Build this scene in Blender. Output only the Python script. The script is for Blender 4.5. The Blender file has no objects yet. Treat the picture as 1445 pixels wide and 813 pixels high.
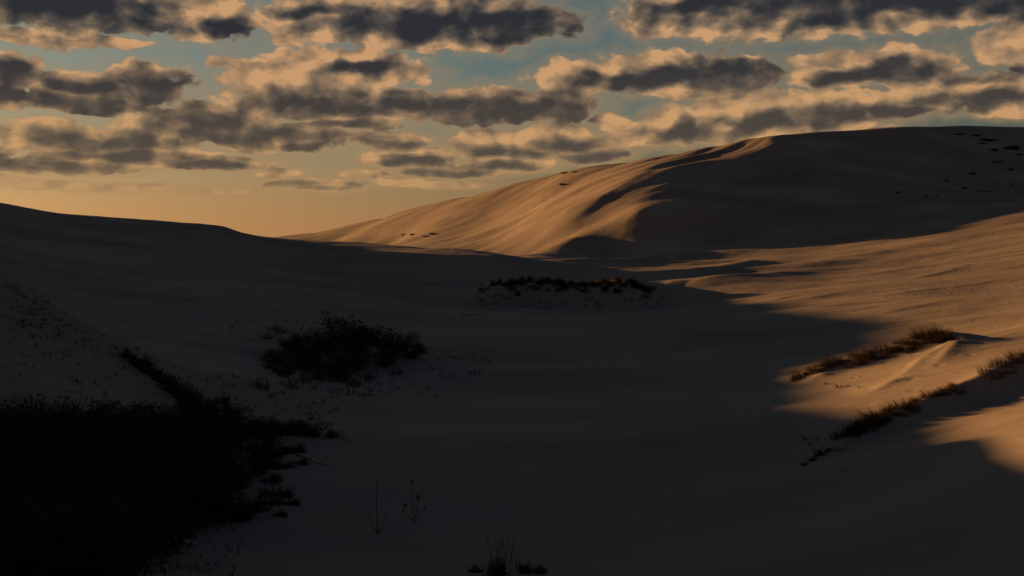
import bpy, math, random
import numpy as np
from mathutils import Vector, Matrix

# ------------------------------------------------------------------ camera, sky, sun, exposure
scene = bpy.context.scene
PW, PH, F = 1445.0, 813.0, 1549.0          # photo size, focal length in photo pixels
HOR = 345.0                                # photo row of the true horizon
PITCH = math.atan((PH / 2 - HOR) / F)      # camera looks slightly down
CZ = 10.0                                  # camera height above datum
SUN_AZ = math.radians(-60.0)               # left of the view axis
SUN_EL = math.radians(5.7)

cam_d = bpy.data.cameras.new("camera")
cam = bpy.data.objects.new("camera", cam_d)
scene.collection.objects.link(cam)
cam.location = (0, 0, CZ)
cam.rotation_euler = (math.pi / 2 - PITCH, 0, 0)
cam_d.sensor_width = 36.0
cam_d.lens = 36.0 * F / PW
cam_d.clip_start, cam_d.clip_end = 0.1, 20000.0
scene.camera = cam
scene.render.engine = "CYCLES"
scene.render.resolution_x, scene.render.resolution_y = 1024, 576
scene.cycles.max_bounces = 4
scene.cycles.use_denoising = True
scene.view_settings.view_transform = "Standard"
scene.view_settings.look = "None"
scene.view_settings.gamma = 1.0
scene.view_settings.exposure = 0.8
scene.view_settings.use_curve_mapping = False

SUN_STRENGTH = 5.0
sd = bpy.data.lights.new("sun", "SUN")
sd.energy = SUN_STRENGTH
sd.angle = math.radians(0.55)
sd.color = (1.0, 0.515, 0.18)
sun = bpy.data.objects.new("sun", sd)
scene.collection.objects.link(sun)
to_sun = Vector((math.sin(SUN_AZ) * math.cos(SUN_EL), math.cos(SUN_AZ) * math.cos(SUN_EL), math.sin(SUN_EL)))
sun.rotation_euler = to_sun.to_track_quat("Z", "Y").to_euler()
sun.location = to_sun * 300

# ---- sky: Nishita atmosphere, a warm dust haze low down, and a deck of broken evening clouds
world = bpy.data.worlds.new("World"); scene.world = world; world.use_nodes = True
SKY_STRENGTH = 0.04

def build_sky():
    nt = world.node_tree
    N, L = nt.nodes.new, nt.links.new
    bg = nt.nodes["Background"]; bg.inputs["Strength"].default_value = SKY_STRENGTH
    K = 1.0 / SKY_STRENGTH / 2 ** scene.view_settings.exposure     # display-referred cloud radiance -> background units

    def setin(sock, v):
        if hasattr(v, "is_linked") or hasattr(v, "links"):
            L(v, sock)
        else:
            sock.default_value = v

    def M(op, a, b=0.0, c=0.0, clamp=False):
        n = N("ShaderNodeMath"); n.operation = op; n.use_clamp = clamp
        setin(n.inputs[0], a); setin(n.inputs[1], b); setin(n.inputs[2], c)
        return n.outputs[0]

    def VM(op, a, b=None, c=None):
        n = N("ShaderNodeVectorMath"); n.operation = op
        setin(n.inputs[0], a)
        if b is not None: setin(n.inputs[1], b)
        if c is not None: setin(n.inputs[2], c)
        return n.outputs["Value"] if op in ("DOT_PRODUCT", "LENGTH") else n.outputs["Vector"]

    def smooth(x, a, b, lo=0.0, hi=1.0):
        n = N("ShaderNodeMapRange"); n.interpolation_type = "SMOOTHSTEP"
        setin(n.inputs["Value"], x)
        n.inputs["From Min"].default_value = a; n.inputs["From Max"].default_value = b
        n.inputs["To Min"].default_value = lo; n.inputs["To Max"].default_value = hi
        return n.outputs["Result"]

    def mixc(f, a, b):
        n = N("ShaderNodeMix"); n.data_type = "RGBA"
        setin(n.inputs["Factor"], f); setin(n.inputs["A"], a); setin(n.inputs["B"], b)
        return n.outputs["Result"]

    def noise(vec, scale, detail=6.0, rough=.55, dist=0.0):
        n = N("ShaderNodeTexNoise"); L(vec, n.inputs["Vector"])
        n.inputs["Scale"].default_value = scale; n.inputs["Detail"].default_value = detail
        n.inputs["Roughness"].default_value = rough; n.inputs["Distortion"].default_value = dist
        return n

    def vec(x, y, z=0.0):
        n = N("ShaderNodeCombineXYZ"); setin(n.inputs[0], x); setin(n.inputs[1], y); setin(n.inputs[2], z)
        return n.outputs[0]

    tc = N("ShaderNodeTexCoord")
    sep = N("ShaderNodeSeparateXYZ"); L(VM("NORMALIZE", tc.outputs["Generated"]), sep.inputs[0])
    dx, dy, dz = sep.outputs
    az = M("ARCTAN2", dx, dy)                                         # 0 straight ahead, + to the right
    hl = M("SQRT", M("ADD", M("MULTIPLY", dx, dx), M("MULTIPLY", dy, dy)))
    el = M("DIVIDE", M("MAXIMUM", dz, -.05), M("MAXIMUM", hl, .02))   # tangent of the elevation
    # sky coordinates in units of 0.65 milliradian; the bank of clouds is laid out over one sector of the
    # horizon and carries on round the whole sky (folded, with noise that does not repeat)
    Uraw = M("MULTIPLY", az, F)
    Vh = M("MULTIPLY", el, F)
    U = M("SUBTRACT", M("PINGPONG", M("ADD", Uraw, 800.0 + 3200.0), 1600.0), 800.0)
    # ---------------- atmosphere
    sky = N("ShaderNodeTexSky"); sky.sky_type = "NISHITA"; sky.sun_disc = False
    sky.sun_elevation = SUN_EL; sky.sun_rotation = SUN_AZ
    sky.air_density, sky.dust_density, sky.ozone_density = 1.0, 2.0, 3.0
    air = VM("MULTIPLY", sky.outputs[0], mixc(smooth(Vh, 30, 300), (1.12, .98, .80, 1), (1.02, 1.20, .98, 1)))
    sdot = M("MAXIMUM", VM("DOT_PRODUCT", vec(dx, dy, 0.0), tuple(Vector((to_sun.x, to_sun.y, 0)).normalized())), 0.0)
    hz = M("EXPONENT", M("MULTIPLY", M("MAXIMUM", Vh, 0.0), -1 / 120.0))
    hz = M("MULTIPLY", hz, M("MULTIPLY_ADD", sdot, .85, .15))
    glow = VM("MULTIPLY", vec(hz, hz, hz), (.52 * K, .245 * K, .100 * K))
    airc = VM("ADD", air, glow)
    # ---------------- cloud layout: centre column, row, half width, half height
    BODY = [
        (60, 24, 150, 40), (175, 38, 95, 34), (300, 42, 74, 34), (60, 72, 120, 12), (440, 36, 70, 40), (540, 36, 96, 34), (690, 36, 122, 36), (600, 66, 110, 12), (610, 10, 90, 24),
        (950, 22, 78, 38), (1060, 34, 150, 34), (1240, 34, 190, 36), (1410, 36, 120, 30),
        (50, 124, 66, 28), (130, 140, 50, 24), (215, 134, 78, 31), (30, 158, 110, 15), (150, 162, 84, 13),
        (470, 104, 132, 32), (385, 122, 60, 26), (480, 148, 160, 25), (690, 152, 116, 28), (780, 150, 68, 26), (600, 150, 64, 20),
        (835, 112, 86, 22), (925, 102, 84, 30), (1025, 108, 72, 28), (990, 132, 70, 13),
        (1160, 112, 66, 26), (1250, 108, 72, 28), (1395, 90, 62, 32), (1430, 120, 64, 26),
        (295, 180, 92, 28), (390, 194, 106, 24), (240, 188, 60, 18), (500, 176, 74, 11),
        (105, 204, 66, 23), (200, 212, 88, 21), (280, 232, 108, 13), (160, 232, 74, 11),
        (20, 230, 54, 14), (90, 244, 126, 11), (5, 260, 50, 8),
        (550, 198, 62, 14), (585, 222, 72, 15), (640, 240, 80, 12), (450, 262, 66, 9), (520, 246, 40, 8), (400, 246, 36, 8),
        (690, 203, 60, 22), (720, 232, 68, 12), (790, 193, 56, 20), (830, 214, 54, 17), (750, 212, 50, 13),
        (900, 188, 52, 22), (950, 178, 54, 28), (1050, 164, 72, 32), (1030, 190, 64, 20), (1140, 162, 76, 28), (1230, 160, 70, 21),
        (1330, 148, 88, 26), (1410, 148, 76, 22), (1400, 172, 84, 11), (1130, 186, 90, 17), (855, 170, 24, 10),
        (150, 82, 80, 9), (330, 102, 28, 11), (215, 272, 66, 6), (110, 268, 50, 6), (330, 270, 46, 6), (620, 262, 56, 6), (560, 258, 44, 6),
        (1500, 40, 60, 30), (-60, 140, 70, 20), (1500, 160, 60, 20),
    ]
    CORE = [
        (60, 28, 120, 25), (160, 34, 95, 26), (340, 54, 26, 12), (600, 42, 110, 19), (720, 34, 92, 27), (450, 24, 46, 9),
        (1030, 18, 120, 19), (1180, 20, 170, 25), (1370, 24, 130, 25),
        (50, 124, 52, 19), (232, 138, 56, 22), (150, 136, 36, 11), (40, 155, 110, 10), (150, 162, 80, 10),
        (470, 150, 110, 15), (590, 148, 80, 14), (700, 156, 90, 20), (790, 152, 58, 21), (520, 104, 50, 9),
        (880, 116, 66, 12), (1024, 108, 72, 20), (955, 110, 66, 14), (1240, 112, 54, 14), (1176, 120, 40, 8), (1370, 126, 66, 9),
        (296, 178, 62, 21), (376, 194, 96, 15), (440, 208, 56, 7), (500, 178, 62, 6),
        (170, 208, 80, 12), (292, 234, 90, 9), (200, 228, 66, 7), (80, 244, 112, 8), (12, 231, 40, 9),
        (560, 203, 48, 7), (592, 226, 54, 7), (450, 263, 58, 5), (624, 246, 58, 6),
        (704, 212, 48, 9), (704, 236, 48, 6), (794, 204, 44, 9), (842, 221, 44, 7),
        (966, 190, 44, 13), (1066, 180, 54, 12), (1150, 174, 56, 12), (1244, 170, 54, 9), (1345, 160, 84, 10), (1420, 158, 64, 8),
        (1500, 30, 60, 20), (-60, 146, 60, 14),
    ]
    # warp that roughens the outlines
    wv = vec(M("MULTIPLY", Uraw, 1 / 100.0), M("MULTIPLY", Vh, 1.5 / 100.0))
    w1 = noise(wv, 1.4, 3.0, .5)
    wc = VM("SUBTRACT", w1.outputs["Color"], (.5, .5, .5))
    amp = smooth(Vh, 40, 330, 34.0, 88.0)
    warp = VM("MULTIPLY", wc, vec(amp, M("MULTIPLY", amp, .46), 0.0))
    UV = VM("ADD", vec(U, Vh), warp)

    def field(uv, blobs, k):
        q = None
        for (cx, cy, w, h) in blobs:
            cu, cv = cx - PW / 2, HOR - cy
            p = VM("MULTIPLY_ADD", uv, (1 / w, 1 / h, 0), (-cu / w, -cv / h, 0))
            d = VM("DOT_PRODUCT", p, p)
            q = d if q is None else M("SMOOTH_MIN", q, d, k)
        return q

    def billow(v):
        n = N("ShaderNodeTexVoronoi"); n.feature = "F1"; n.voronoi_dimensions = "2D"
        n.inputs["Scale"].default_value = 3.6
        n.inputs["Detail"].default_value = 1.6; n.inputs["Roughness"].default_value = .42; n.inputs["Lacunarity"].default_value = 2.2
        n.normalize = True
        L(v, n.inputs["Vector"])
        f = noise(v, 4.0, 4.5, .50).outputs["Fac"]
        return M("MULTIPLY_ADD", n.outputs["Distance"], -.9, M("MULTIPLY_ADD", f, .9, .36))

    f0 = M("SUBTRACT", 1.0, M("MINIMUM", field(UV, BODY, .2), 3.0))
    g0 = M("SUBTRACT", 1.0, M("SQRT", M("MAXIMUM", field(UV, CORE, .3), 0.0)))
    wv2 = VM("ADD", wv, VM("MULTIPLY", wc, (.35, .35, 0)))
    puff = billow(wv2)
    f1 = M("SUBTRACT", 1.0, M("MINIMUM", field(VM("ADD", UV, (-13.0, 11.0, 0.0)), BODY, .2), 3.0))   # a step towards the low sun on the left
    # the unseen deck overhead: clouds run on, made denser to darken the ambient light
    pl = M("ADD", M("MAXIMUM", dz, 0.0), .10)
    plane = vec(M("DIVIDE", dx, pl), M("DIVIDE", dy, pl))
    deck = noise(plane, .62, 7.0, .56).outputs["Fac"]
    fd = M("MULTIPLY_ADD", M("SUBTRACT", deck, .5), 4.0, smooth(Vh, 300, 760, -2.6, .55))
    F0 = M("MAXIMUM", f0, fd)
    G0 = M("MAXIMUM", g0, M("SUBTRACT", fd, .35))
    pc = M("SUBTRACT", puff, .5)
    D0 = M("MULTIPLY_ADD", pc, 1.35, M("ADD", F0, .07))
    alpha = smooth(D0, -.04, .36)
    D1 = M("MULTIPLY_ADD", pc, 1.1, M("ADD", M("MAXIMUM", f1, fd), .07))
    lump = M("SUBTRACT", noise(VM("ADD", wv2, (3.1, 1.7, 0.0)), 2.3, 3.5, .48).outputs["Fac"],
             noise(VM("ADD", wv2, (2.95, 1.87, 0.0)), 2.3, 3.5, .48).outputs["Fac"])
    core = M("MULTIPLY_ADD", lump, 1.0, G0)
    dark = smooth(core, -1.0, .78)
    dark = M("MULTIPLY", dark, smooth(D1, -.9, .85, .05, 1.0))          # sides turned to the light are bright, bases stay dark
    dark = M("MULTIPLY", dark, smooth(D0, -.1, .5, .78, 1.0))
    dark = M("MULTIPLY_ADD", lump, 1.1, M("MULTIPLY_ADD", dark, .90, .10), clamp=True)
    lowf = smooth(Vh, 60, 300)
    # light dies away with depth into the cloud, faster in red than in blue
    r_ = M("POWER", smooth(Vh, 60, 300, .18, .047), dark)
    g_ = M("POWER", smooth(Vh, 60, 300, .25, .088), dark)
    b_ = M("POWER", smooth(Vh, 60, 300, .43, .215), dark)
    lit = mixc(lowf, (.56 * K, .312 * K, .132 * K, 1), (.58 * K, .325 * K, .158 * K, 1))
    c = VM("MULTIPLY", lit, vec(r_, g_, b_))
    # unseen overhead deck: dark blue tone set to keep ground shade dim and cool
    c = mixc(smooth(Vh, 420, 1100), c, (.012 * K, .024 * K, .050 * K, 1))
    # thin veil between the clouds and round each mass
    veil = noise(vec(M("MULTIPLY", Uraw, 1 / 260.0), M("MULTIPLY", Vh, 1 / 45.0)), 1.0, 6.0, .6).outputs["Fac"]
    va = M("MULTIPLY", smooth(veil, .46, .80), smooth(Vh, 10, 110, 0.0, .6))
    halo = M("MULTIPLY", smooth(D0, -1.6, .2), smooth(Vh, 20, 250, .65, .45))
    va = M("MULTIPLY", M("MAXIMUM", va, halo), smooth(Vh, 300, 500, 1.0, .2))
    back = mixc(va, airc, mixc(lowf, (.40 * K, .238 * K, .108 * K, 1), (.30 * K, .212 * K, .128 * K, 1)))
    af = M("MULTIPLY", alpha, smooth(Vh, 40, 110))
    L(mixc(af, back, c), bg.inputs["Color"])

build_sky()
world.cycles.sampling_method = "MANUAL"
world.cycles.sample_map_resolution = 1024


# ------------------------------------------------------------------ numpy noise
def _hash(ix, iy, seed):
    h = (ix.astype(np.int64) * 374761393 + iy.astype(np.int64) * 668265263 + seed * 1442695041) & 0xFFFFFFFF
    h = ((h ^ (h >> 13)) * 1274126177) & 0xFFFFFFFF
    return (h ^ (h >> 16)) & 0xFFFF

def gnoise(x, y, seed=0):
    """gradient noise, about -0.7..0.7"""
    ix, iy = np.floor(x), np.floor(y)
    fx, fy = x - ix, y - iy
    u = fx * fx * fx * (fx * (fx * 6 - 15) + 10)
    v = fy * fy * fy * (fy * (fy * 6 - 15) + 10)
    def g(dx, dy):
        a = _hash(ix + dx, iy + dy, seed) * (2 * np.pi / 65536.0)
        return np.cos(a) * (fx - dx) + np.sin(a) * (fy - dy)
    a, b, c, d = g(0, 0), g(1, 0), g(0, 1), g(1, 1)
    return (a + (b - a) * u) + ((c + (d - c) * u) - (a + (b - a) * u)) * v

def fbm(x, y, octv=4, seed=0, gain=0.5):
    s, amp, f = 0.0, 1.0, 1.0
    for k in range(octv):
        s = s + amp * gnoise(x * f + 17.3 * k, y * f - 9.1 * k, seed + k)
        amp *= gain; f *= 2.03
    return s

def sstep(a, b, x):
    t = np.clip((x - a) / (b - a), 0, 1)
    return t * t * (3 - 2 * t)

# ------------------------------------------------------------------ terrain control points
# a photo pixel gives only a direction; the third number is the distance in metres that
# the slope at that spot has from the camera, judged from the ground it belongs to
def ray(px, py):
    u, v = (px - PW / 2) / F, (PH / 2 - py) / F
    d = np.array([u, math.cos(PITCH) + v * math.sin(PITCH), -math.sin(PITCH) + v * math.cos(PITCH)])
    return d / d[1]

def P(px, py, Y):
    d = ray(px, py) * Y
    return (d[0], d[1], d[2])

CTRL = [P(*q) for q in [
    # near ground
    (722, 813, 21.5), (540, 752, 26), (400, 730, 25.5), (722, 700, 30.5), (1000, 700, 30), (900, 600, 45),
    (1000, 800, 21), (600, 650, 37), (500, 600, 46), (900, 500, 75), (740, 560, 56), (1050, 600, 42),
    (200, 800, 19), (0, 800, 17.5),
    # left near dune, front and crest
    (0, 395, 50), (60, 432, 49), (110, 465, 48), (180, 508, 47), (240, 545, 46), (330, 590, 44),
    (0, 480, 42), (100, 520, 40), (0, 560, 34), (200, 572, 40),
    # valley floor and left broad slope
    (480, 520, 72), (300, 500, 68), (600, 500, 78), (200, 450, 85), (600, 430, 122), (400, 440, 98),
    (200, 400, 112), (0, 350, 122), (400, 400, 126), (400, 362, 168), (200, 350, 150), (0, 322, 150),
    (600, 385, 155), (720, 470, 92), (500, 375, 160),
    # left dune skyline
    (0, 290, 180), (60, 300, 182), (130, 307, 185), (200, 314, 187), (260, 318, 189), (305, 322, 190), (330, 328, 192), (355, 336, 196),
    (400, 341, 202), (450, 344, 200), (510, 347, 192), (580, 351, 184), (650, 358, 176), (710, 367, 170), (760, 378, 165), (830, 395, 160),
    # grassy hillock
    (680, 424, 138), (800, 432, 136), (930, 434, 134), (660, 408, 146),
    # plain on the right
    (960, 412, 138), (1000, 440, 112), (1200, 400, 132), (1200, 440, 98), (1445, 400, 110), (1445, 350, 160), (1320, 430, 95),
    (1445, 440, 82), (1100, 470, 86), (1300, 370, 166), (1150, 372, 176), (960, 375, 192), (1000, 392, 168), (880, 385, 180),
    (1445, 284, 230), (1330, 322, 214), (1240, 340, 209), (1130, 357, 209), (1000, 354, 220), (900, 358, 228),
    (850, 362, 228), (760, 360, 240), (690, 353, 256), (620, 348, 278), (550, 345, 325), (470, 343, 372),
    # big dune face and crest
    (600, 322, 318), (700, 300, 308), (700, 330, 280), (800, 300, 253), (850, 300, 247), (810, 342, 229), (900, 300, 238), (900, 340, 228), (950, 272, 248), (1000, 245, 260), (1000, 300, 236), (1040, 275, 250), (1000, 338, 228),
    (1085, 250, 258), (1085, 320, 231), (1250, 250, 261), (1250, 305, 232), (1400, 225, 289), (1400, 270, 260),
    (400, 335, 425), (500, 317, 392), (560, 302, 370), (620, 287, 348), (720, 264, 322), (800, 247, 308), (880, 233, 300), (960, 222, 293),
    (1040, 211, 288), (1085, 204, 285), (1180, 195, 290), (1290, 188, 298), (1370, 188, 305), (1445, 188, 312),
    # right near dunes: ridge one, the hollow between, ridge two, the near slope
    (1110, 545, 54), (1150, 530, 55.5), (1230, 515, 56), (1290, 503, 56), (1345, 494, 55.5), (1445, 478, 55),
    (1200, 478, 74), (1350, 455, 76), (1210, 555, 46.5), (1290, 535, 46.5), (1380, 512, 47),
    (1135, 655, 34.5), (1200, 632, 36.5), (1290, 594, 39), (1360, 572, 41), (1445, 538, 42),
    (1300, 625, 31), (1400, 590, 33), (1445, 640, 25), (1250, 700, 25.5), (1445, 760, 18), (1150, 720, 27),
]]
CTRL += [
    # out of frame: ground the camera stands on, dunes to the left that shade the valley
    (0, 0, -1.8), (0, 6, -3.0), (0, 12, -4.7), (8, 8, -3.4), (-8, 8, -3.6), (0, -12, -1.2), (-30, -20, 0.5), (30, -20, -0.5), (25, 8, -1.5),
    (22, 25, -2.2), (40, 40, -1.0), (38, 60, -2.6), (60, 90, -1.5), (90, 140, 2.0), (-22, 12, -3.2),
    (-11, 28, -6.2), (-16, 30, -5.6), (-8, 24, -6.3),
    # behind the near left crest
    (-31, 62, -3.4), (-25, 60, -4.9), (-19, 59, -6.2), (-13, 58, -7.0),
    (-30, 50, -0.3), (-42, 51, 1.6), (-42, 66, -0.2), (-45, 38, 1.4), (-60, 62, 3.4), (-85, 78, 5.2), (-85, 112, 4.6), (-86, 150, 7.2),
    (-60, 30, 2.0), (-90, 40, 5.0), (-125, 90, 3.0), (-130, 180, 4.0), (-90, 215, 4.8), (-60, 235, 1.0), (-110, 260, 0.0),
    (-30, 260, -3.0), (-5, 220, -3.2), (-70, 320, -2.5), (-150, 400, -5.0), (-40, 235, -1.0),
    # behind the big dune
    (-75, 470, -2.0), (-30, 430, 3.0), (20, 365, 9.0), (75, 345, 16.0), (120, 365, 18.0), (175, 380, 18.0), (60, 430, 2.0), (170, 440, 4.0),
    (195, 335, 32.0), (150, 225, 13), (130, 150, 5.0), (230, 230, 16.0), (270, 360, 14.0), (260, 150, 10.0), (120, 80, 2.0), (90, 20, 1.0),
]
CTRL = np.array(CTRL)

def _kern(r2):
    return 0.5 * r2 * np.log(r2 + 1e-12)

_S = 60.0
_n = len(CTRL)
_A = np.zeros((_n + 3, _n + 3))
_d2 = ((CTRL[:, None, :2] - CTRL[None, :, :2]) ** 2).sum(-1) / _S ** 2
_A[:_n, :_n] = _kern(_d2) + np.eye(_n) * 2e-4
_A[:_n, _n] = 1; _A[:_n, _n + 1:] = CTRL[:, :2] / _S
_A[_n, :_n] = 1; _A[_n + 1:, :_n] = CTRL[:, :2].T / _S
_W = np.linalg.solve(_A, np.concatenate([CTRL[:, 2], [0, 0, 0]]))

def tps(x, y):
    z = _W[_n] + _W[_n + 1] * x / _S + _W[_n + 2] * y / _S
    for i in range(_n):
        r2 = ((x - CTRL[i, 0]) ** 2 + (y - CTRL[i, 1]) ** 2) / _S ** 2
        z = z + _W[i] * _kern(r2)
    return z

def polydist(x, y, pts):
    """distance to a polyline, side sign, and interpolated third value"""
    best = np.full(x.shape, 1e9); side = np.zeros(x.shape); val = np.zeros(x.shape)
    for (ax, ay, av), (bx, by, bv) in zip(pts[:-1], pts[1:]):
        dx, dy = bx - ax, by - ay
        t = np.clip(((x - ax) * dx + (y - ay) * dy) / (dx * dx + dy * dy), 0, 1)
        ex, ey = x - (ax + t * dx), y - (ay + t * dy)
        d = np.hypot(ex, ey)
        m = d < best
        best = np.where(m, d, best)
        side = np.where(m, np.sign(dx * ey - dy * ex), side)
        val = np.where(m, av + t * (bv - av), val)
    return best, side, val

def plan(px, py, Y, v):
    a = P(px, py, Y)
    return (a[0], a[1], v)

# crests: (photo column, photo row, distance, extra height)
RIDGES = [
    # grassy ridge one, and ridge two in front of it
    ([plan(1112, 540, 54, 0.1), plan(1165, 515, 55.5, .45), plan(1230, 500, 56, .6), plan(1290, 484, 56, .75), plan(1345, 472, 55.5, .7), plan(1400, 478, 55.5, .0)], 1.3, 1.9),
    ([plan(1140, 650, 34.5, .05), plan(1200, 612, 36.5, .5), plan(1290, 567, 39, .7), plan(1360, 537, 41, .95), plan(1445, 492, 42, 1.25), plan(1560, 470, 43, 1.2)], .9, 2.0),
    # wind-sculpted fins between them
    ([plan(1338, 486, 53.5, .32), plan(1305, 508, 51, .28), plan(1255, 540, 47, .0)], .5, .9),
    ([plan(1350, 490, 53, .25), plan(1332, 508, 50, .2), plan(1310, 525, 48, .0)], .5, .9),
    ([plan(1130, 545, 53, .0), plan(1160, 535, 53.5, .25), plan(1185, 527, 54, .0)], .5, .7),
    ([plan(1218, 570, 45, .0), plan(1260, 545, 46.5, .2), plan(1300, 530, 47.5, .0)], .4, .9),
    # thin crisp drift lines on the sunlit plain
    ([plan(1190, 419, 112, .0), plan(1270, 415, 114, .16), plan(1340, 410, 116, .18), plan(1440, 401, 120, .0)], .7, 3.5),
    ([plan(1240, 396, 130, .0), plan(1300, 391, 132, .25), plan(1345, 383, 136, .2), plan(1400, 372, 142, .0)], .9, 4.0),
    ([plan(1060, 426, 116, .0), plan(1150, 420, 118, .16), plan(1230, 410, 124, .0)], .8, 3.0),
    ([plan(1180, 446, 92, .0), plan(1290, 440, 94, .14), plan(1420, 430, 97, .0)], .6, 3.0),
    ([plan(1010, 428, 118, .0), plan(1090, 423, 119, .2), plan(1150, 414, 126, .0)], .7, 3.0),
    ([plan(1150, 366, 184, .0), plan(1240, 357, 186, .3), plan(1340, 342, 190, .0)], 1.2, 6.0),
    ([plan(1230, 372, 162, .0), plan(1320, 362, 166, .3), plan(1420, 345, 172, .0)], 1.2, 6.0),
    # long low drifts across the plain under the big dune, steeper towards the valley
    ([plan(720, 354, 244, .0), plan(790, 357, 234, 1.1), plan(870, 358, 228, 1.4), plan(960, 353, 223, .6), plan(1010, 350, 222, .0)], 3.5, 9.0),
    ([plan(760, 372, 192, .0), plan(830, 369, 194, 1.2), plan(900, 367, 196, 1.6), plan(980, 363, 198, 1.1), plan(1050, 359, 200, .0)], 3.0, 8.0),
    ([plan(830, 388, 168, .0), plan(900, 385, 170, 1.0), plan(980, 381, 173, 1.3), plan(1060, 376, 178, .8), plan(1110, 372, 180, .0)], 3.0, 7.0),
    ([plan(950, 410, 140, .0), plan(1020, 405, 145, .6), plan(1100, 400, 148, .7), plan(1180, 394, 152, .0)], 2.0, 6.0),
    ([plan(1180, 392, 140, .0), plan(1280, 385, 144, .45), plan(1360, 372, 150, .0)], 2.0, 7.0),
    ([plan(1080, 440, 100, .0), plan(1180, 432, 104, .35), plan(1300, 425, 106, .35), plan(1440, 415, 106, .0)], 2.0, 6.0),
    ([plan(340, 340, 199, .0), plan(400, 343, 199, .5), plan(470, 347, 196, .6), plan(580, 351, 184, .5), plan(650, 358, 176, .6), plan(710, 367, 170, .5), plan(770, 380, 165, .0)], 3.0, 7.0),
    ([plan(-60, 280, 205, 1.5), plan(-10, 286, 205, 1.2), plan(24, 297, 205, .0)], 4.0, 6.0),
    ([plan(-60, 360, 51, .5), plan(0, 399, 50, .45), plan(60, 436, 49, .45), plan(110, 469, 48, .45), plan(180, 512, 47, .4), plan(240, 549, 46, .35), plan(330, 590, 44, .0)], 2.2, 1.0),
    # scarped folds down the lit flank, steep side towards the valley
    ([plan(720, 265, 318, .0), plan(640, 290, 326, 1.0), plan(560, 312, 338, 1.2), plan(470, 338, 362, .7)], 8.0, 2.5),
    ([plan(850, 258, 284, .0), plan(770, 288, 280, 1.0), plan(690, 318, 284, .9), plan(640, 335, 288, .0)], 8.0, 2.5),
    ([plan(970, 238, 276, .0), plan(905, 272, 263, 1.1), plan(845, 308, 252, 1.2), plan(790, 335, 245, .0)], 7.0, 2.5),
    ([plan(800, 310, 262, .0), plan(740, 328, 264, .7), plan(660, 342, 270, .5), plan(600, 346, 280, .0)], 7.0, 2.5),
    # crest of the big dune
    ([plan(880, 229, 300, .0), plan(960, 213, 293, .8), plan(1040, 200, 288, 1.5), plan(1085, 190, 285, 2.1), plan(1180, 183, 290, 1.5), plan(1290, 177, 298, 1.5), plan(1445, 178, 312, 1.5), plan(1560, 178, 320, 1.5)], 5.0, 12.0),
    # brink of the left skyline dune and the thin lit crest beyond the swell
    ([plan(100, 305, 184, .0), plan(260, 318, 189, .25), plan(318, 324, 191, .35), plan(335, 330, 193, .0)], 2.5, 6.0),
]
HILLOCK = [plan(660, 416, 140, .3), plan(690, 408, 140, 1.7), plan(750, 402, 140, 2.5), plan(830, 400, 139, 2.7), plan(885, 408, 138, 2.6), plan(925, 426, 137, 1.1), plan(950, 432, 136, .2)]
CLUMP = [plan(385, 505, 73, .5), plan(430, 500, 73, 1.0), plan(500, 500, 73, 1.3), plan(560, 505, 73, .8)]

def height(x, y):
    """ground height relative to the camera"""
    x = np.asarray(x, float); y = np.asarray(y, float)
    r = np.hypot(x, y)
    z = tps(x, y)
    for pts, wf, wb in RIDGES:
        d, s, v = polydist(x, y, pts)
        w = np.where(s > 0, wb, wf)
        z = z + v * np.exp(-np.sqrt((d / w) ** 2 + .05) + .22)
    d, s, v = polydist(x, y, HILLOCK)
    z = z + v * np.exp(-(d / np.where(s > 0, 7.0, 4.2)) ** 2) * (1 + .18 * fbm(x / 6, y / 6, 2, 40))
    d, s, v = polydist(x, y, CLUMP)
    z = z + v * np.exp(-(d / 3.2) ** 2)
    # wind ribs over the flank of the big dune
    wx = fbm(x / 60, y / 60, 2, 50)
    u = np.clip(x + 40, -40, 110)
    t1 = x; t2 = y + .45 * u - .0066 * u * u          # streaks turn from along the crest to down the nose
    m = sstep(222, 245, y) * (1 - sstep(500, 600, r)) * (1 - sstep(75, 115, x))
    t2w = t2 + 10 * wx
    rib = fbm(t1 / 52, t2w / 8.5, 3, 163, .5)
    rib = rib + .3 * (0.35 - np.abs(fbm(t1 / 70, t2w / 14.0, 2, 66)))
    z = z + m * rib * (.42 + .6 * np.exp(-((x - 42) / 24) ** 2)) * (1 + .8 * gnoise(x / 35, y / 35, 301)) * (1 - .6 * sstep(-10, -60, x))
    # low drifts across the plain and valley, stretched along the wind
    near = sstep(14, 60, r)
    p = 1 - sstep(430, 600, r)
    z = z + p * near * (.7 * fbm(x / 42, y / 17, 3, 70) + .08 * fbm(x / 9, y / 3.6, 3, 75))
    st = np.exp(-((y - 190) / 42) ** 2 - ((x - 20) / 55) ** 2)
    z = z + st * .95 * fbm(x / 75 + .3, (y + .12 * x) / 11.0, 3, 77)
    z = z + p * 0.025 * fbm(x / 2.6, y / 1.1, 3, 80) * (.35 + near)
    flat = -8.5 + 1.2 * fbm(x / 130, y / 130, 3, 90)
    w = sstep(470, 680, r)
    return z * (1 - w) + flat * w

def hit(px, py, y0=14.0, y1=480.0, n=1400):
    """first ground point on the line of sight through a photo pixel (world coordinates)"""
    d = ray(px, py)
    Y = np.exp(np.linspace(math.log(y0), math.log(y1), n))
    dz = d[2] * Y - height(d[0] * Y, Y)
    k = np.where(dz < 0)[0]
    if len(k) == 0:
        return None
    k = max(k[0], 1)
    t = dz[k - 1] / (dz[k - 1] - dz[k]) if dz[k - 1] > 0 else 0
    yy = Y[k - 1] + t * (Y[k] - Y[k - 1])
    return Vector((d[0] * yy, yy, float(height(d[0] * yy, yy)) + CZ))

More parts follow.
